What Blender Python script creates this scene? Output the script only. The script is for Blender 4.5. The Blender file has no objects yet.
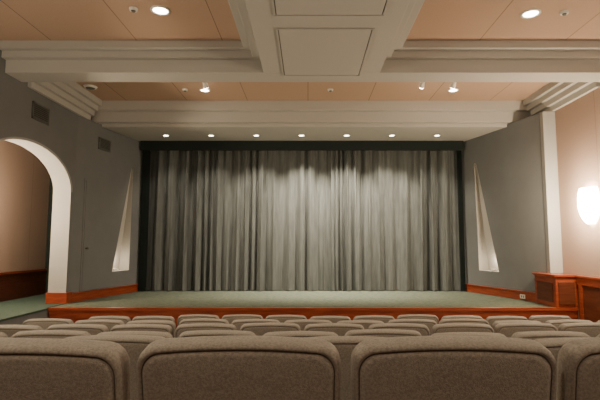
import bpy, math, random
from mathutils import Vector, Matrix
random.seed(4)
E=1.9   # eye height above the flat front floor
# ---------------- materials ----------------
def mat(name,col,rough=.8,col2=None,scale=20,bump=0.0,bscale=200,metal=0,emit=None,estr=0,sheen=0,stretch=None,spec=.3):
    m=bpy.data.materials.new(name); m.use_nodes=True
    nt=m.node_tree; b=nt.nodes['Principled BSDF']
    b.inputs['Base Color'].default_value=(*col,1); b.inputs['Roughness'].default_value=rough
    b.inputs['Metallic'].default_value=metal
    b.inputs['Specular IOR Level'].default_value=spec
    if sheen: b.inputs['Sheen Weight'].default_value=sheen
    if emit:
        b.inputs['Emission Color'].default_value=(*emit,1); b.inputs['Emission Strength'].default_value=estr
    tc=nt.nodes.new('ShaderNodeTexCoord'); mp=nt.nodes.new('ShaderNodeMapping')
    nt.links.new(tc.outputs['Object'],mp.inputs[0])
    if stretch: mp.inputs['Scale'].default_value=stretch
    if col2:
        n=nt.nodes.new('ShaderNodeTexNoise'); n.inputs['Scale'].default_value=scale; n.inputs['Detail'].default_value=5
        r=nt.nodes.new('ShaderNodeValToRGB'); r.color_ramp.elements[0].color=(*col,1); r.color_ramp.elements[1].color=(*col2,1)
        r.color_ramp.elements[0].position=.35; r.color_ramp.elements[1].position=.65
        nt.links.new(mp.outputs[0],n.inputs['Vector']); nt.links.new(n.outputs['Fac'],r.inputs[0]); nt.links.new(r.outputs[0],b.inputs['Base Color'])
    if bump:
        n=nt.nodes.new('ShaderNodeTexNoise'); n.inputs['Scale'].default_value=bscale; n.inputs['Detail'].default_value=2
        bp=nt.nodes.new('ShaderNodeBump'); bp.inputs['Strength'].default_value=bump; bp.inputs['Distance'].default_value=.01
        nt.links.new(tc.outputs['Object'],n.inputs['Vector']); nt.links.new(n.outputs['Fac'],bp.inputs['Height']); nt.links.new(bp.outputs[0],b.inputs['Normal'])
    return m
def panelmat(name,c1,c2,seam,w,h,rough=.85,vertical=False):
    m=bpy.data.materials.new(name); m.use_nodes=True
    nt=m.node_tree; b=nt.nodes['Principled BSDF']; b.inputs['Roughness'].default_value=rough
    b.inputs['Specular IOR Level'].default_value=.15
    tc=nt.nodes.new('ShaderNodeTexCoord'); br=nt.nodes.new('ShaderNodeTexBrick')
    br.offset=0; br.inputs['Scale'].default_value=1; br.inputs['Brick Width'].default_value=w; br.inputs['Row Height'].default_value=h
    br.inputs['Mortar Size'].default_value=.006; br.inputs['Mortar Smooth'].default_value=.1
    br.inputs['Color1'].default_value=(*c1,1); br.inputs['Color2'].default_value=(*c2,1); br.inputs['Mortar'].default_value=(*seam,1)
    if vertical:
        sx=nt.nodes.new('ShaderNodeSeparateXYZ'); cx=nt.nodes.new('ShaderNodeCombineXYZ')
        nt.links.new(tc.outputs['Object'],sx.inputs[0]); nt.links.new(sx.outputs['Y'],cx.inputs['X']); nt.links.new(sx.outputs['Z'],cx.inputs['Y'])
        nt.links.new(cx.outputs[0],br.inputs['Vector'])
    else: nt.links.new(tc.outputs['Object'],br.inputs['Vector'])
    n=nt.nodes.new('ShaderNodeTexNoise'); n.inputs['Scale'].default_value=60; n.inputs['Detail'].default_value=4
    mx=nt.nodes.new('ShaderNodeMixRGB'); mx.blend_type='MULTIPLY'; mx.inputs[0].default_value=.25
    nt.links.new(tc.outputs['Object'],n.inputs['Vector']); nt.links.new(br.outputs['Color'],mx.inputs[1]); nt.links.new(n.outputs['Fac'],mx.inputs[2])
    nt.links.new(mx.outputs[0],b.inputs['Base Color'])
    return m
M_peach=panelmat('ceiling_panel_peach',(.50,.345,.25),(.46,.32,.235),(.2,.13,.09),1.22,2.44)
M_pinkw=panelmat('wall_fabric_pink',(.44,.315,.25),(.42,.30,.24),(.3,.2,.16),1.22,9,vertical=True)
M_cream=mat('beam_plaster',(.41,.395,.365),.8,bump=.05,bscale=80)
M_grey=mat('wall_grey_paint',(.145,.152,.152),.85,col2=(.155,.162,.162),scale=3,bump=.05,bscale=90)
M_light=mat('pale_plaster_lit',(.33,.325,.31),.8)  # pale plaster; on the arch reveal its paleness is alcove light put into colour
M_wood=mat('red_wood',(.20,.032,.012),.35,col2=(.30,.06,.02),scale=3,stretch=(1,1,9),spec=.5)
M_woodd=mat('dark_wood',(.08,.02,.011),.4,col2=(.12,.035,.015),scale=3,stretch=(1,1,9))
M_stage=mat('stage_carpet',(.062,.085,.064),.95,col2=(.115,.125,.09),scale=14,bump=.2,bscale=300)
M_green=mat('landing_carpet',(.03,.055,.042),.95,col2=(.05,.075,.06),scale=40)
M_floor=mat('aisle_carpet',(.06,.05,.05),.95,col2=(.09,.07,.06),scale=60)
M_cur=mat('curtain_velvet',(.074,.080,.076),.9,col2=(.105,.112,.106),scale=4,stretch=(6,1,.5),bump=.1,bscale=150)
M_black=mat('black_cloth',(.012,.018,.017),.9)
M_seat=mat('seat_fabric',(.21,.182,.153),.95,col2=(.30,.262,.22),scale=150,bump=.4,bscale=380,sheen=.1)
M_pipe=mat('seat_piping',(.10,.085,.07),.9)
M_dark=mat('dark_metal',(.03,.03,.03),.5,metal=.6)
M_white=mat('white_trim',(.7,.68,.62),.5)
M_vent=mat('vent_metal',(.10,.10,.09),.6)
M_niche=mat('niche_plaster',(.42,.40,.36),.8)
WARM=(1,.83,.62)
M_bulb=mat('lamp_lens',(1,1,1),.5,emit=(1,.90,.74),estr=26)
M_sconce=mat('sconce_glass',(1,1,1),.5,emit=(1,.84,.6),estr=70)
# ---------------- mesh builder ----------------
class MB:
    def __init__(s): s.v=[];s.f=[];s.m=[];s.mats=[];s.sm=[]
    def mi(s,m):
        if m not in s.mats: s.mats.append(m)
        return s.mats.index(m)
    def add(s,vs,fs,m,smooth=False):
        o=len(s.v); s.v+= [tuple(p) for p in vs]
        for f in fs: s.f.append([i+o for i in f]); s.m.append(s.mi(m)); s.sm.append(smooth)
    def box(s,x0,x1,y0,y1,z0,z1,m,T=None):
        vs=[Vector((x,y,z)) for z in (z0,z1) for y in (y0,y1) for x in (x0,x1)]
        if T: vs=[T@p for p in vs]
        s.add(vs,[(0,2,3,1),(4,5,7,6),(0,1,5,4),(2,6,7,3),(0,4,6,2),(1,3,7,5)],m)
    def cyl(s,c,r0,r1,z0,z1,m,n=24,T=None,caps=True):
        vs=[];
        for z,r in ((z0,r0),(z1,r1)):
            for i in range(n):
                a=2*math.pi*i/n; vs.append(Vector((c[0]+r*math.cos(a),c[1]+r*math.sin(a),z)))
        if T: vs=[T@p for p in vs]
        fs=[(i,(i+1)%n,n+(i+1)%n,n+i) for i in range(n)]
        s.add(vs,fs,m,True)
        if caps: s.add(vs,[tuple(reversed(range(n))),tuple(range(n,2*n))],m)
    def mesh(s,name):
        me=bpy.data.meshes.new(name); me.from_pydata(s.v,[],s.f)
        for m in s.mats: me.materials.append(m)
        for p,i,k in zip(me.polygons,s.m,s.sm): p.material_index=i; p.use_smooth=k
        me.update(); return me
    def obj(s,name,loc=(0,0,0),bevel=0,matrix=None):
        o=bpy.data.objects.new(name,s.mesh(name)); bpy.context.collection.objects.link(o); o.location=loc
        if matrix is not None: o.matrix_world=matrix
        if bevel:
            b=o.modifiers.new('b','BEVEL'); b.width=bevel; b.segments=2; b.limit_method='ANGLE'
        return o
def light(name,kind,loc,power,col=WARM,radius=.06,rot=(0,0,0),angle=2.2,blend=1,parent=None):
    l=bpy.data.lights.new(name,kind); l.energy=power; l.color=col
    l.shadow_soft_size=radius
    if kind=='SPOT': l.spot_size=angle; l.spot_blend=blend
    o=bpy.data.objects.new(name,l); o.location=loc; o.rotation_euler=rot; bpy.context.collection.objects.link(o)
    if parent:
        o.parent=parent; o.matrix_parent_inverse=parent.matrix_basis.inverted()
    return o
XL,XR=-4.42,4.6
ZS=E-1.065      # stage level
ZB=E+2.5        # beam underside
ZC=E+2.9        # coffer ceiling
ZP=E+2.43       # stage soffit
# ---------------- floor (terraced) ----------------
rowY=[1.25,2.25,3.2,4.15,5.1,6.05]
rowZ=[E-.245-.95,E-.435-.95,E-.575-.95,E-.685-.95,E-.795-.95,E-.89-.95]
b=MB()
for k in range(6):
    y0=-3 if k==0 else rowY[k]-.2
    y1=rowY[k+1]-.2 if k<5 else 6.9
    b.box(XL,XR,y0,y1,-.1,rowZ[k],M_floor)
b.box(XL,XR,6.9,8.07,-.1,0,M_floor)
b.obj('floor')
# ---------------- stage ----------------
b=MB()
b.box(XL+.02,XR-.02,8.12,11.9,0.0,ZS-.02,M_woodd)
b.box(XL+.02,XR-.02,8.16,11.9,ZS-.02,ZS,M_stage)
b.box(XL+.02,XR-.02,8.05,8.16,ZS-.045,ZS+.003,M_wood)
b.box(XL+.02,XR-.02,8.09,8.12,.0,ZS-.045,M_wood)
for i in range(10):
    x=XL+.1+i*.965
    b.box(x,x+.10,8.075,8.09,.12,ZS-.16,M_wood)
b.box(XL+.02,XR-.02,8.07,8.09,0,.12,M_wood)
b.box(XL+.02,XR-.02,8.07,8.09,ZS-.16,ZS-.045,M_wood)
b.obj('stage_platform')
# ---------------- ceiling & beams ----------------
b=MB(); b.box(XL-.3,XR+.3,-3.2,12.1,ZC,ZC+.1,M_peach); b.obj('ceiling')
b=MB(); zm=E+2.75
b.box(XL,XR,9.47,12,ZP,ZC,M_cream)
b.box(XL,XR,9.33,9.47,ZP+.07,ZC,M_cream)
b.box(XL,XR,9.18,9.33,ZP+.28,ZC,M_cream)
b.obj('ceiling_bulkhead',bevel=.006)
b=MB()
b.box(XL,XR,6.6,7.0,ZB,ZC,M_cream)
b.box(XL,-.65,6.5,6.6,zm-.06,ZC,M_cream); b.box(1.05,XR,6.5,6.6,zm-.06,ZC,M_cream)
b.box(XL,-.8,6.4,6.5,zm+.04,ZC,M_cream); b.box(1.2,XR,6.4,6.5,zm+.04,ZC,M_cream)
b.box(XL,XR,7.0,7.15,zm,ZC,M_cream)
# longitudinal centre beam
b.box(-.65,1.05,-3,6.6,ZB,ZC,M_cream)
b.box(-.80,-.65,-3,6.5,zm-.06,ZC,M_cream); b.box(1.05,1.2,-3,6.5,zm-.06,ZC,M_cream)
b.box(-.92,-.80,-3,6.4,zm+.04,ZC,M_cream); b.box(1.2,1.34,-3,6.4,zm+.04,ZC,M_cream)
# rear transverse beam
b.box(XL,-.65,.2,1.6,ZB,ZC,M_cream); b.box(1.05,XR,.2,1.6,ZB,ZC,M_cream)
# perimeter mouldings
for s,X in ((1,XL),(-1,XR)):
    def pb(a,c,y0,y1,z0,z1):
        x0,x1=sorted((X+s*a,X+s*c)); b.box(x0,x1,y0,y1,z0,z1,M_cream)
    pb(0,.06,7.15,9.18,ZB-.02,ZC); pb(.06,.13,7.15,9.18,ZB+.08,ZC); pb(.13,.2,7.15,9.18,ZB+.18,ZC); pb(.2,.27,7.15,9.18,ZB+.28,ZC)
b.obj('ceiling_beams',bevel=.006)
# access hatches on centre beam
def hatch(x0,x1,y0,y1):
    b=MB(); z=ZB
    b.box(x0,x1,y0,y1,z-.010,z-.001,M_cream)
    w=.03
    for a in ((x0-w,x1+w,y0-w,y0-.012),(x0-w,x1+w,y1+.012,y1+w),(x0-w,x0-.012,y0,y1),(x1+.012,x1+w,y0,y1)):
        b.box(*a,z-.014,z-.001,M_cream)
    b.box(x0-.012,x1+.012,y0-.012,y1+.012,z-.002,z-.0005,M_vent)
    b.obj('ceiling_access_panel',bevel=.002)
hatch(-.34,.74,5.22,6.68); hatch(-.34,.80,3.4,4.86)
# ---------------- side walls ----------------
# left wall with arched opening
b=MB(); yc,a_,zspr,rise=7.4,1.25,E+.98,.66
N=40; th=.33
ys=[yc-a_*math.cos(math.pi*i/N) for i in range(N+1)]
zs=[zspr+rise*math.sin(math.pi*i/N) for i in range(N+1)]
zt=ZC
for X,flip in ((XL,0),(XL-th,1)):
    for i in range(N):
        f=(0,1,2,3) if not flip else (3,2,1,0)
        b.add([(X,ys[i],zs[i]),(X,ys[i+1],zs[i+1]),(X,ys[i+1],zt),(X,ys[i],zt)],[f],M_grey)
for i in range(N):
    b.add([(XL,ys[i],zs[i]),(XL-th,ys[i],zs[i]),(XL-th,ys[i+1],zs[i+1]),(XL,ys[i+1],zs[i+1])],[(0,1,2,3)],M_light,True)  # reveal painted paler than the wall for light from the alcove
b.box(XL-th,XL,-3,ys[0],-.1,zt,M_grey)
b.box(XL-th,XL,ys[-1]+.001,8.8,ZS,zt,M_grey)
b.add([(XL,ys[-1],ZS),(XL-th,ys[-1],ZS),(XL-th,ys[-1],zspr),(XL,ys[-1],zspr)],[(0,1,2,3)],M_light)  # jamb face in the same painted-in lit tone
b.box(XL-th,XL,ys[0],8.8,-.1,ZS-.03,M_grey)
# raised plaster band round the arch
for i in range(N):
    o=.035
    def op(k):
        t=math.pi*k/N; return (yc-(a_+o)*math.cos(t), zspr+(rise+o)*math.sin(t))
    p,q=op(i),op(i+1); X=XL+.012
    b.add([(X,ys[i],zs[i]),(X,ys[i+1],zs[i+1]),(X,q[0],q[1]),(X,p[0],p[1])],[(0,1,2,3)],M_light)
b.obj('wall_left')
# wooden base on arch jamb
b=MB()
b.box(XL-th-.02,XL+.03,ys[-1]-.03,8.82,ZS,ZS+.20,M_wood)
b.obj('trim_arch_base',bevel=.005)
# alcove beyond the arch
b=MB(); XA=-5.8
b.box(XA-.1,XA,5.8,10.6,0,4.6,M_pinkw)
b.box(XA,XA+.03,5.9,10.4,ZS,E-.52,M_woodd); b.box(XA,XA+.05,5.9,10.4,E-.56,E-.52,M_wood)
b.obj('wall_alcove_side')
b=MB(); b.box(XA,XL-th,5.8,5.9,ZS,4.6,M_pinkw); b.obj('wall_alcove_near')
b=MB(); b.box(XA,-4.55,10.4,10.5,ZS,4.6,M_black); b.obj('wall_alcove_far')
b=MB(); b.box(XA-.1,-4.43,5.8,10.5,4.6,4.7,M_cream); b.obj('ceiling_alcove')
b=MB(); b.box(-4.7,-4.6,8.8,10.4,ZS,4.6,M_grey); b.obj('wall_alcove_inner')
b=MB(); b.box(XA,XL+.02,5.9,8.04,ZS-.03,ZS,M_green); b.box(XA,-4.45,8.04,10.4,ZS-.03,ZS,M_green)
b.obj('floor_alcove')
# right wall
b=MB(); b.box(XR,XR+.2,-3,8.9,-.1,ZC,M_pinkw); b.obj('wall_right')
b=MB()
zr=E-.55
b.box(XR-.03,XR,-3,8.02,-.1,zr,M_woodd)
b.box(XR-.06,XR,-3,8.02,zr,zr+.035,M_wood)
b.box(XR-.045,XR-.03,-3,8.02,zr-.12,zr,M_wood)
for i in range(14):
    y=7.97-i*.8; b.box(XR-.045,XR-.03,y-.1,y,0.02,zr-.12,M_wood)
b.obj('trim_wainscot_right',bevel=.004)
b=MB(); b.box(XL,XL+.03,-3,6.0,-.1,zr,M_woodd); b.box(XL,XL+.05,-3,6.0,zr,zr+.035,M_wood); b.obj('trim_wainscot_left')
b=MB(); b.box(XL-.3,XR+.2,-3.2,-3,-.1,ZC,M_pinkw); b.obj('wall_back')
b=MB(); b.box(-4.6,XR+.2,11.95,12.1,-.1,ZC,M_black); b.obj('wall_front')
# knee wall in wood beside stage
b=MB()
zk=ZS+.004
b.box(4.22,XR-.01,8.06,8.8,zk,zr+.0,M_wood); b.box(4.19,XR-.01,8.04,8.83,zr,zr+.04,M_wood)
b.box(4.26,4.54,8.045,8.06,zk+.05,zr-.08,M_woodd); b.box(4.205,4.22,8.15,8.7,ZS+.08,zr-.1,M_woodd)
b.obj('stage_knee_wall',bevel=.006)
# splayed walls with niches: local u along, v = into room, w up
def splay(name,p0,p1,into,hole,niche_power):
    p0=Vector((*p0,0)); p1=Vector((*p1,0)); d=(p1-p0); L=d.length; d.normalize(); n=Vector((-d.y,d.x,0))
    if n.x*into<0: n=-n
    T=Matrix(((d.x,n.x,0,p0.x),(d.y,n.y,0,p0.y),(0,0,1,0),(0,0,0,1)))
    u=[h[0] for h in hole]; w=[h[1] for h in hole]
    b=MB(); z0,z1=ZS+.001,ZP+.05
    H=[(u[i],0,w[i]) for i in range(4)]; O=[(0,0,z0),(L,0,z0),(L,0,z1),(0,0,z1)]
    for i in range(4):
        j=(i+1)%4
        b.add([O[i],O[j],H[j],H[i]],[(0,1,2,3)],M_grey)
    dep=[.26,.26,.04,.04]
    Bk=[(u[i],-dep[i],w[i]) for i in range(4)]
    for i in range(4):
        j=(i+1)%4
        b.add([H[i],H[j],Bk[j],Bk[i]],[(0,1,2,3)],M_niche)
    b.add(Bk,[(0,1,2,3)],M_niche)
    o=b.obj(name,matrix=T)
    b=MB(); um=(u[0]+u[1])/2; c=(um,-.13)
    b.cyl(c,.05,.06,w[0]+.002,w[0]+.04,M_white); b.cyl(c,.045,.045,w[0]+.04,w[0]+.043,M_white)
    f=b.obj('niche_fill_base',matrix=T)  # added base for the niche fill light, not a known fixture
    light('niche_fill_light','POINT',(T@Vector((um,-.12,w[0]+.22))),niche_power,radius=.05)  # fill lamp added to brighten the lower niche
    b=MB(); b.box(.0,L,.0,.03,ZS+.001,ZS+.15,M_wood); b.box(0,L,0,.045,ZS+.15,ZS+.175,M_wood)
    b.obj('baseboard_'+name.split('_')[-1],matrix=T,bevel=.004)
    return T,L,o
def ulen(p0,y,p1):
    return (y-p0[1])/(p1[1]-p0[1])*math.hypot(p1[0]-p0[0],p1[1]-p0[1])
pL0,pL1=(-4.42,8.78),(-3.90,11.05)
pR0,pR1=(4.38,8.62),(3.62,11.05)
ua,ub=ulen(pL0,9.98,pL1),ulen(pL0,10.56,pL1)
TL,LL,WL=splay('wall_splay_left',pL0,pL1,1,[(ua,E-.56),(ub,E-.56),(ub+.03,E+1.75),(ub-.03,E+1.75)],5)
ua,ub=ulen(pR0,9.86,pR1),ulen(pR0,10.47,pR1)
TR,LR,WR=splay('wall_splay_right',pR0,pR1,-1,[(ua,E-.56),(ub,E-.56),(ub+.05,E+1.85),(ub-.02,E+1.85)],5)
b=MB(); b.box(4.37,XR,8.5,8.62,zr+.04,ZB-.02,M_light); b.obj('trim_pilaster_right',bevel=.006)
# flush door on left splay
b=MB(); b.box(.26,1.08,.0,.012,ZS+.18,E+1.3,M_grey); b.box(.30,1.04,.012,.022,ZS+.2,E+1.26,M_grey); b.cyl((0,0),.02,.02,0,.06,M_vent,T=Matrix.Translation((.36,.02,ZS+1.0))@Matrix.Rotation(-math.pi/2,4,'X'))
o=b.obj('door_1'); o.parent=WL
# vents
def vent(T,u0,u1,w0,w1):
    b=MB(); fr=.03
    b.box(u0,u1,.0,.006,w0,w1,M_dark)
    for a in ((u0,u1,w0,w0+fr),(u0,u1,w1-fr,w1),(u0,u0+fr,w0,w1),(u1-fr,u1,w0,w1)): b.box(a[0],a[1],0,.02,a[2],a[3],M_vent)
    n=7
    for i in range(n):
        z=w0+fr+(w1-w0-2*fr)*(i+.5)/n; b.box(u0+fr,u1-fr,.004,.016,z-.008,z+.006,M_vent)
    b.obj('wall_vent',matrix=T)
T0=Matrix(((0,1,0,XL),(1,0,0,0),(0,0,1,0),(0,0,0,1)))
vent(T0,7.3,7.78,E+2.02,E+2.30); vent(TL,.62,1.0,E+1.95,E+2.2)
# outlet plate on right baseboard
b=MB(); b.box(.55,.68,.03,.04,ZS+.03,ZS+.11,M_white); b.box(.58,.60,.04,.043,ZS+.05,ZS+.09,M_dark); b.box(.63,.65,.04,.043,ZS+.05,ZS+.09,M_dark)
b.obj('outlet_plate',matrix=TR)
# ---------------- curtain ----------------
def curtain(x0,x1,seed,edge):
    n=int((x1-x0)*120); H=26
    zt,zb=E+2.36,ZS+.012
    ph=[0]; am=[]
    for i in range(n+1):
        ph.append(ph[-1]+ (2*math.pi/120)/(.27+.09*math.sin(i*.0155+seed)+.07*math.sin(i*.049+seed*2)))
        am.append(1+.35*math.sin(i*.033+seed*3)+.25*math.sin(i*.0113+seed))
    b=MB(); vs=[]
    for j in range(H+1):
        t=j/H; z=zt+(zb-zt)*t
        for i in range(n+1):
            x=x0+(x1-x0)*i/n
            a=(.048+.034*t)*am[i]
            y=a*math.sin(ph[i]+.35*math.sin(t*2.4+i*.013))+.28*a*math.sin(ph[i]*2.3+t*1.6+seed)+.03*math.sin(ph[i]*.37+seed+t)
            y=max(-.115,min(.13,y))
            vs.append((x+.016*math.sin(ph[i]*2)*t,11.0+y,z))
    fs=[(j*(n+1)+i,j*(n+1)+i+1,(j+1)*(n+1)+i+1,(j+1)*(n+1)+i) for j in range(H) for i in range(n)]
    b.add(vs,fs,M_cur,True)
    b.obj('stage_curtain')
curtain(-3.78,-.10,1.3,0); curtain(-.115,3.55,3.1,1)
def leg(x0,x1):
    b=MB(); n=40; vs=[]
    for z in (ZS+.01,ZP-.02):
        for i in range(n+1): vs.append((x0+(x1-x0)*i/n,10.85+.015*math.sin(i*1.1),z))
    b.add(vs,[(i,i+1,n+2+i,n+1+i) for i in range(n)],M_black,True); b.obj('stage_leg_drape')
leg(-3.9,-3.72); leg(3.50,3.62)
b=MB(); b.box(-3.92,3.64,10.75,10.82,E+2.21,ZP-.001,M_black); b.obj('curtain_pelmet')
b=MB(); b.box(-3.7,3.5,11.16,11.2,ZP-.06,ZP-.02,M_dark)
for i in range(12): b.box(-3.6+i*.63,-3.57+i*.63,11.16,11.2,ZP-.02,ZP,M_dark)
b.obj('curtain_track')
# ---------------- downlights ----------------
def downlight(x,y,z,r,power,tilt=0,angle=2.0,lit=True,name='recessed_downlight',col=WARM):
    b=MB()
    n=28
    prof=[(r*1.35,-.0),(r*1.33,-.012),(r*1.02,-.014),(r,-.006)]
    vs=[(rr*math.cos(2*math.pi*i/n),rr*math.sin(2*math.pi*i/n),zz) for rr,zz in prof for i in range(n)]
    fs=[(k*n+i,k*n+(i+1)%n,(k+1)*n+(i+1)%n,(k+1)*n+i) for k in range(len(prof)-1) for i in range(n)]
    b.add(vs,fs,M_white,True)
    b.cyl((0,0),r,r,-.006,-.002,M_bulb if lit else M_vent,n=n)
    o=b.obj(name,loc=(x,y,z))
    if power:
        light('downlight_bulb','SPOT',(x,y,z-.04),power,radius=r*.8,rot=(tilt,0,0),angle=angle,parent=o,col=col)
    return o
for i,p in enumerate((90,180,440,860,1000,640,210)):
    downlight(-3.16+i*1.005,10.2,ZP,.055,p,tilt=math.radians(12),angle=math.radians(92),col=(1,.86,.67))
for x,y in ((-1.83,5.54),(2.8,5.62),(-1.83,2.8),(2.8,2.8)):
    downlight(x,y,ZC,.09,165,angle=math.radians(130))
for x,y in ((-1.83,-.9),(2.8,-.9)):
    downlight(x,y,ZC,.09,360,angle=math.radians(130))  # unseen rear pair, made strong to brighten the seat backs
downlight(-1.94,8.54,ZC,.075,110,angle=math.radians(130)); downlight(2.73,8.54,ZC,.075,110,angle=math.radians(130))
# unlit ceiling devices
for x,y,z in ((-2.15,5.5,ZC),(3.2,5.58,ZC),(.42,8.5,ZC),(-2.3,8.5,ZC)):
    b=MB(); b.cyl((0,0),.045,.055,-.03,-.001,M_white); b.cyl((0,0),.02,.03,-.045,-.03,M_vent); b.obj('smoke_detector',loc=(x,y,z))
b=MB(); b.cyl((0,0),.10,.12,-.03,-.001,M_white); b.cyl((0,0),.08,.08,-.034,-.03,M_vent); b.obj('ceiling_speaker',loc=(-4.0,8.35,ZC))
# adjustable accent spots behind beam
for x in (-1.8,2.0,2.55):
    b=MB(); b.cyl((0,0),.012,.012,-.07,0,M_white)
    R=Matrix.Translation((0,0,-.10))@Matrix.Rotation(math.radians(55),4,'X')
    b.cyl((0,0),.035,.05,-.06,.05,M_white,T=R@Matrix.Rotation(math.pi,4,'X')); b.cyl((0,0),.042,.042,-.064,-.061,M_bulb,T=R)
    b.obj('accent_spotlight',loc=(x,7.95,ZC))
# ---------------- sconces ----------------
def sconce(x,y,z,s,power):
    b=MB(); n=20;m=14; vs=[]
    for j in range(m+1):
        t=j/m; zz=-.28+.58*t; rr=.23*math.sqrt(max(0,1-((t-.62)/.66)**2)) 
        for i in range(n+1):
            a=-math.pi/2+math.pi*i/n
            vs.append((s*(.015+rr*.75*math.cos(a)),rr*math.sin(a),zz))
    b.add(vs,[(j*(n+1)+i,j*(n+1)+i+1,(j+1)*(n+1)+i+1,(j+1)*(n+1)+i) for j in range(m) for i in range(n)],M_sconce,True)
    b.box(min(0,s*.015),max(0,s*.015),-.07,.07,-.2,.16,M_dark)
    o=b.obj('wall_sconce',loc=(x,y,z))
    light('sconce_bulb','POINT',(x+s*.26,y,z+.06),power,radius=.12,parent=o,col=(1,.78,.52))
sconce(XR,7.54,E+.62,-1,260)
for y in (4.2,1.0): sconce(XR,y,E+.75,-1,15)  # out of view, added to brighten the ceiling
for y in (4.2,1.0): sconce(XL,y,E+.75,1,8)  # left-hand pair, also unseen and added for ceiling light
sconce(XA,7.6,E+.75,1,260)
# ---------------- seats ----------------
def outline(hw,z0,z1,r,crown,n=8):
    pts=[]
    for cx,cz,a0,rr in ((hw-r,z1-r,0,r),(-hw+r,z1-r,90,r),(-hw+.04,z0+.04,180,.04),(hw-.04,z0+.04,270,.04)):
        for i in range(n+1):
            a=math.radians(a0+90*i/n); pts.append([cx+rr*math.cos(a),cz+rr*math.sin(a)])
        if a0==0:
            for i in range(1,12): pts.append([cx-(2*cx)*i/12,z1])
    for p in pts:
        if p[1]>z1-r*1.2: p[1]+= crown*(1-(p[0]/hw)**2)
        k=(p[1]-z0)/(z1-z0); p[0]*= .965+.035*k
    return pts
def cushion(b,pts,rings,T,m,seam=None):
    cz=(max(p[1] for p in pts)+min(p[1] for p in pts))/2
    hw=max(abs(p[0]) for p in pts); hh=max(p[1] for p in pts)-cz; n=len(pts)
    vs=[]
    for ins,y in rings:
        for p in pts: vs.append(T@Vector((p[0]*(1-ins/hw),y,cz+(p[1]-cz)*(1-ins/hh))))
    K=len(rings)
    base=len(b.v); b.v+=[tuple(p) for p in vs]
    for k in range(K-1):
        mm=M_pipe if seam and k in seam else m
        for i in range(n):
            b.f.append([base+k*n+i,base+k*n+(i+1)%n,base+(k+1)*n+(i+1)%n,base+(k+1)*n+i]); b.m.append(b.mi(mm)); b.sm.append(True)
    for k,y,rev in ((0,rings[0][1],True),(K-1,rings[-1][1],False)):
        c=len(b.v); b.v.append(tuple(T@Vector((0,y,cz))))
        for i in range(n):
            f=[base+k*n+i,base+k*n+(i+1)%n,c]
            if rev: f.reverse()
            b.f.append(f); b.m.append(b.mi(m)); b.sm.append(True)
def seatmesh(end,tilt):
    b=MB()
    T=Matrix.Translation((0,.10,.38))@Matrix.Rotation(math.radians(tilt),4,'X')@Matrix.Translation((0,0,-.38))
    pts=outline(.266,.36,.945,.05,.014)
    rings=[(.16,-.047),(.08,-.0465),(.032,-.046),(.022,-.044),(.0185,-.039),(.0155,-.039),(.0125,-.0435),(.007,-.042),(.002,-.035),(0,-.022),(0,.015),(.004,.03),(.012,.042),(.03,.052),(.07,.062),(.14,.066)]
    cushion(b,pts,rings,T,M_seat,seam=(4,))
    S=Matrix.Translation((.02,.20,.42))@Matrix.Rotation(math.radians(-88),4,'X')
    pc=outline(.225,0,.44,.06,.01)
    cushion(b,pc,[(.1,-.07),(.03,-.065),(.008,-.05),(0,-.03),(0,.02),(.01,.04),(.1,.045)],S,M_seat)
    for x in ([-.28] + ([.255] if end else [])):
        b.box(x,x+.045,.08,.44,.60,.635,M_woodd)
        b.box(x+.008,x+.037,.14,.38,.02,.60,M_dark); b.box(x+.004,x+.041,.08,.44,0,.02,M_dark)
    return b.mesh('theater_seat')
tilts=(8.5,10.5,12.5,14.5)
meA=[seatmesh(False,t) for t in tilts]; meE=seatmesh(True,12)
offs=[-.18,-.37,-.05,.23,.0,.28]
sp=.56
lims=[(-3.75,3.95)]*4+[(-3.6,3.8),(-3.25,3.45)]
for k in range(6):
    lo,hi=lims[k]
    xs=[x for x in [offs[k]+sp*i for i in range(-9,10)] if lo<x-.28 and x+.28<hi]
    for i,x in enumerate(xs):
        me=meE if i==len(xs)-1 else random.choice(meA if k else meA[1:3])
        o=bpy.data.objects.new('theater_seat',me); bpy.context.collection.objects.link(o)
        o.location=(x,rowY[k]+.02,rowZ[k]); o.rotation_euler=(0,0,math.radians(random.uniform(-1.5,1.5)) if k else 0)
# ---------------- camera ----------------
c=bpy.data.cameras.new('camera'); c.lens=28.02; c.sensor_width=36; c.shift_x=-8/600; c.clip_start=.05
co=bpy.data.objects.new('camera',c); co.location=(0,0,E); co.rotation_euler=(math.radians(95.5),0,0)
bpy.context.collection.objects.link(co); bpy.context.scene.camera=co
w=bpy.data.worlds.new('world'); bpy.context.scene.world=w; w.use_nodes=True
w.node_tree.nodes['Background'].inputs[0].default_value=(.02,.018,.015,1)
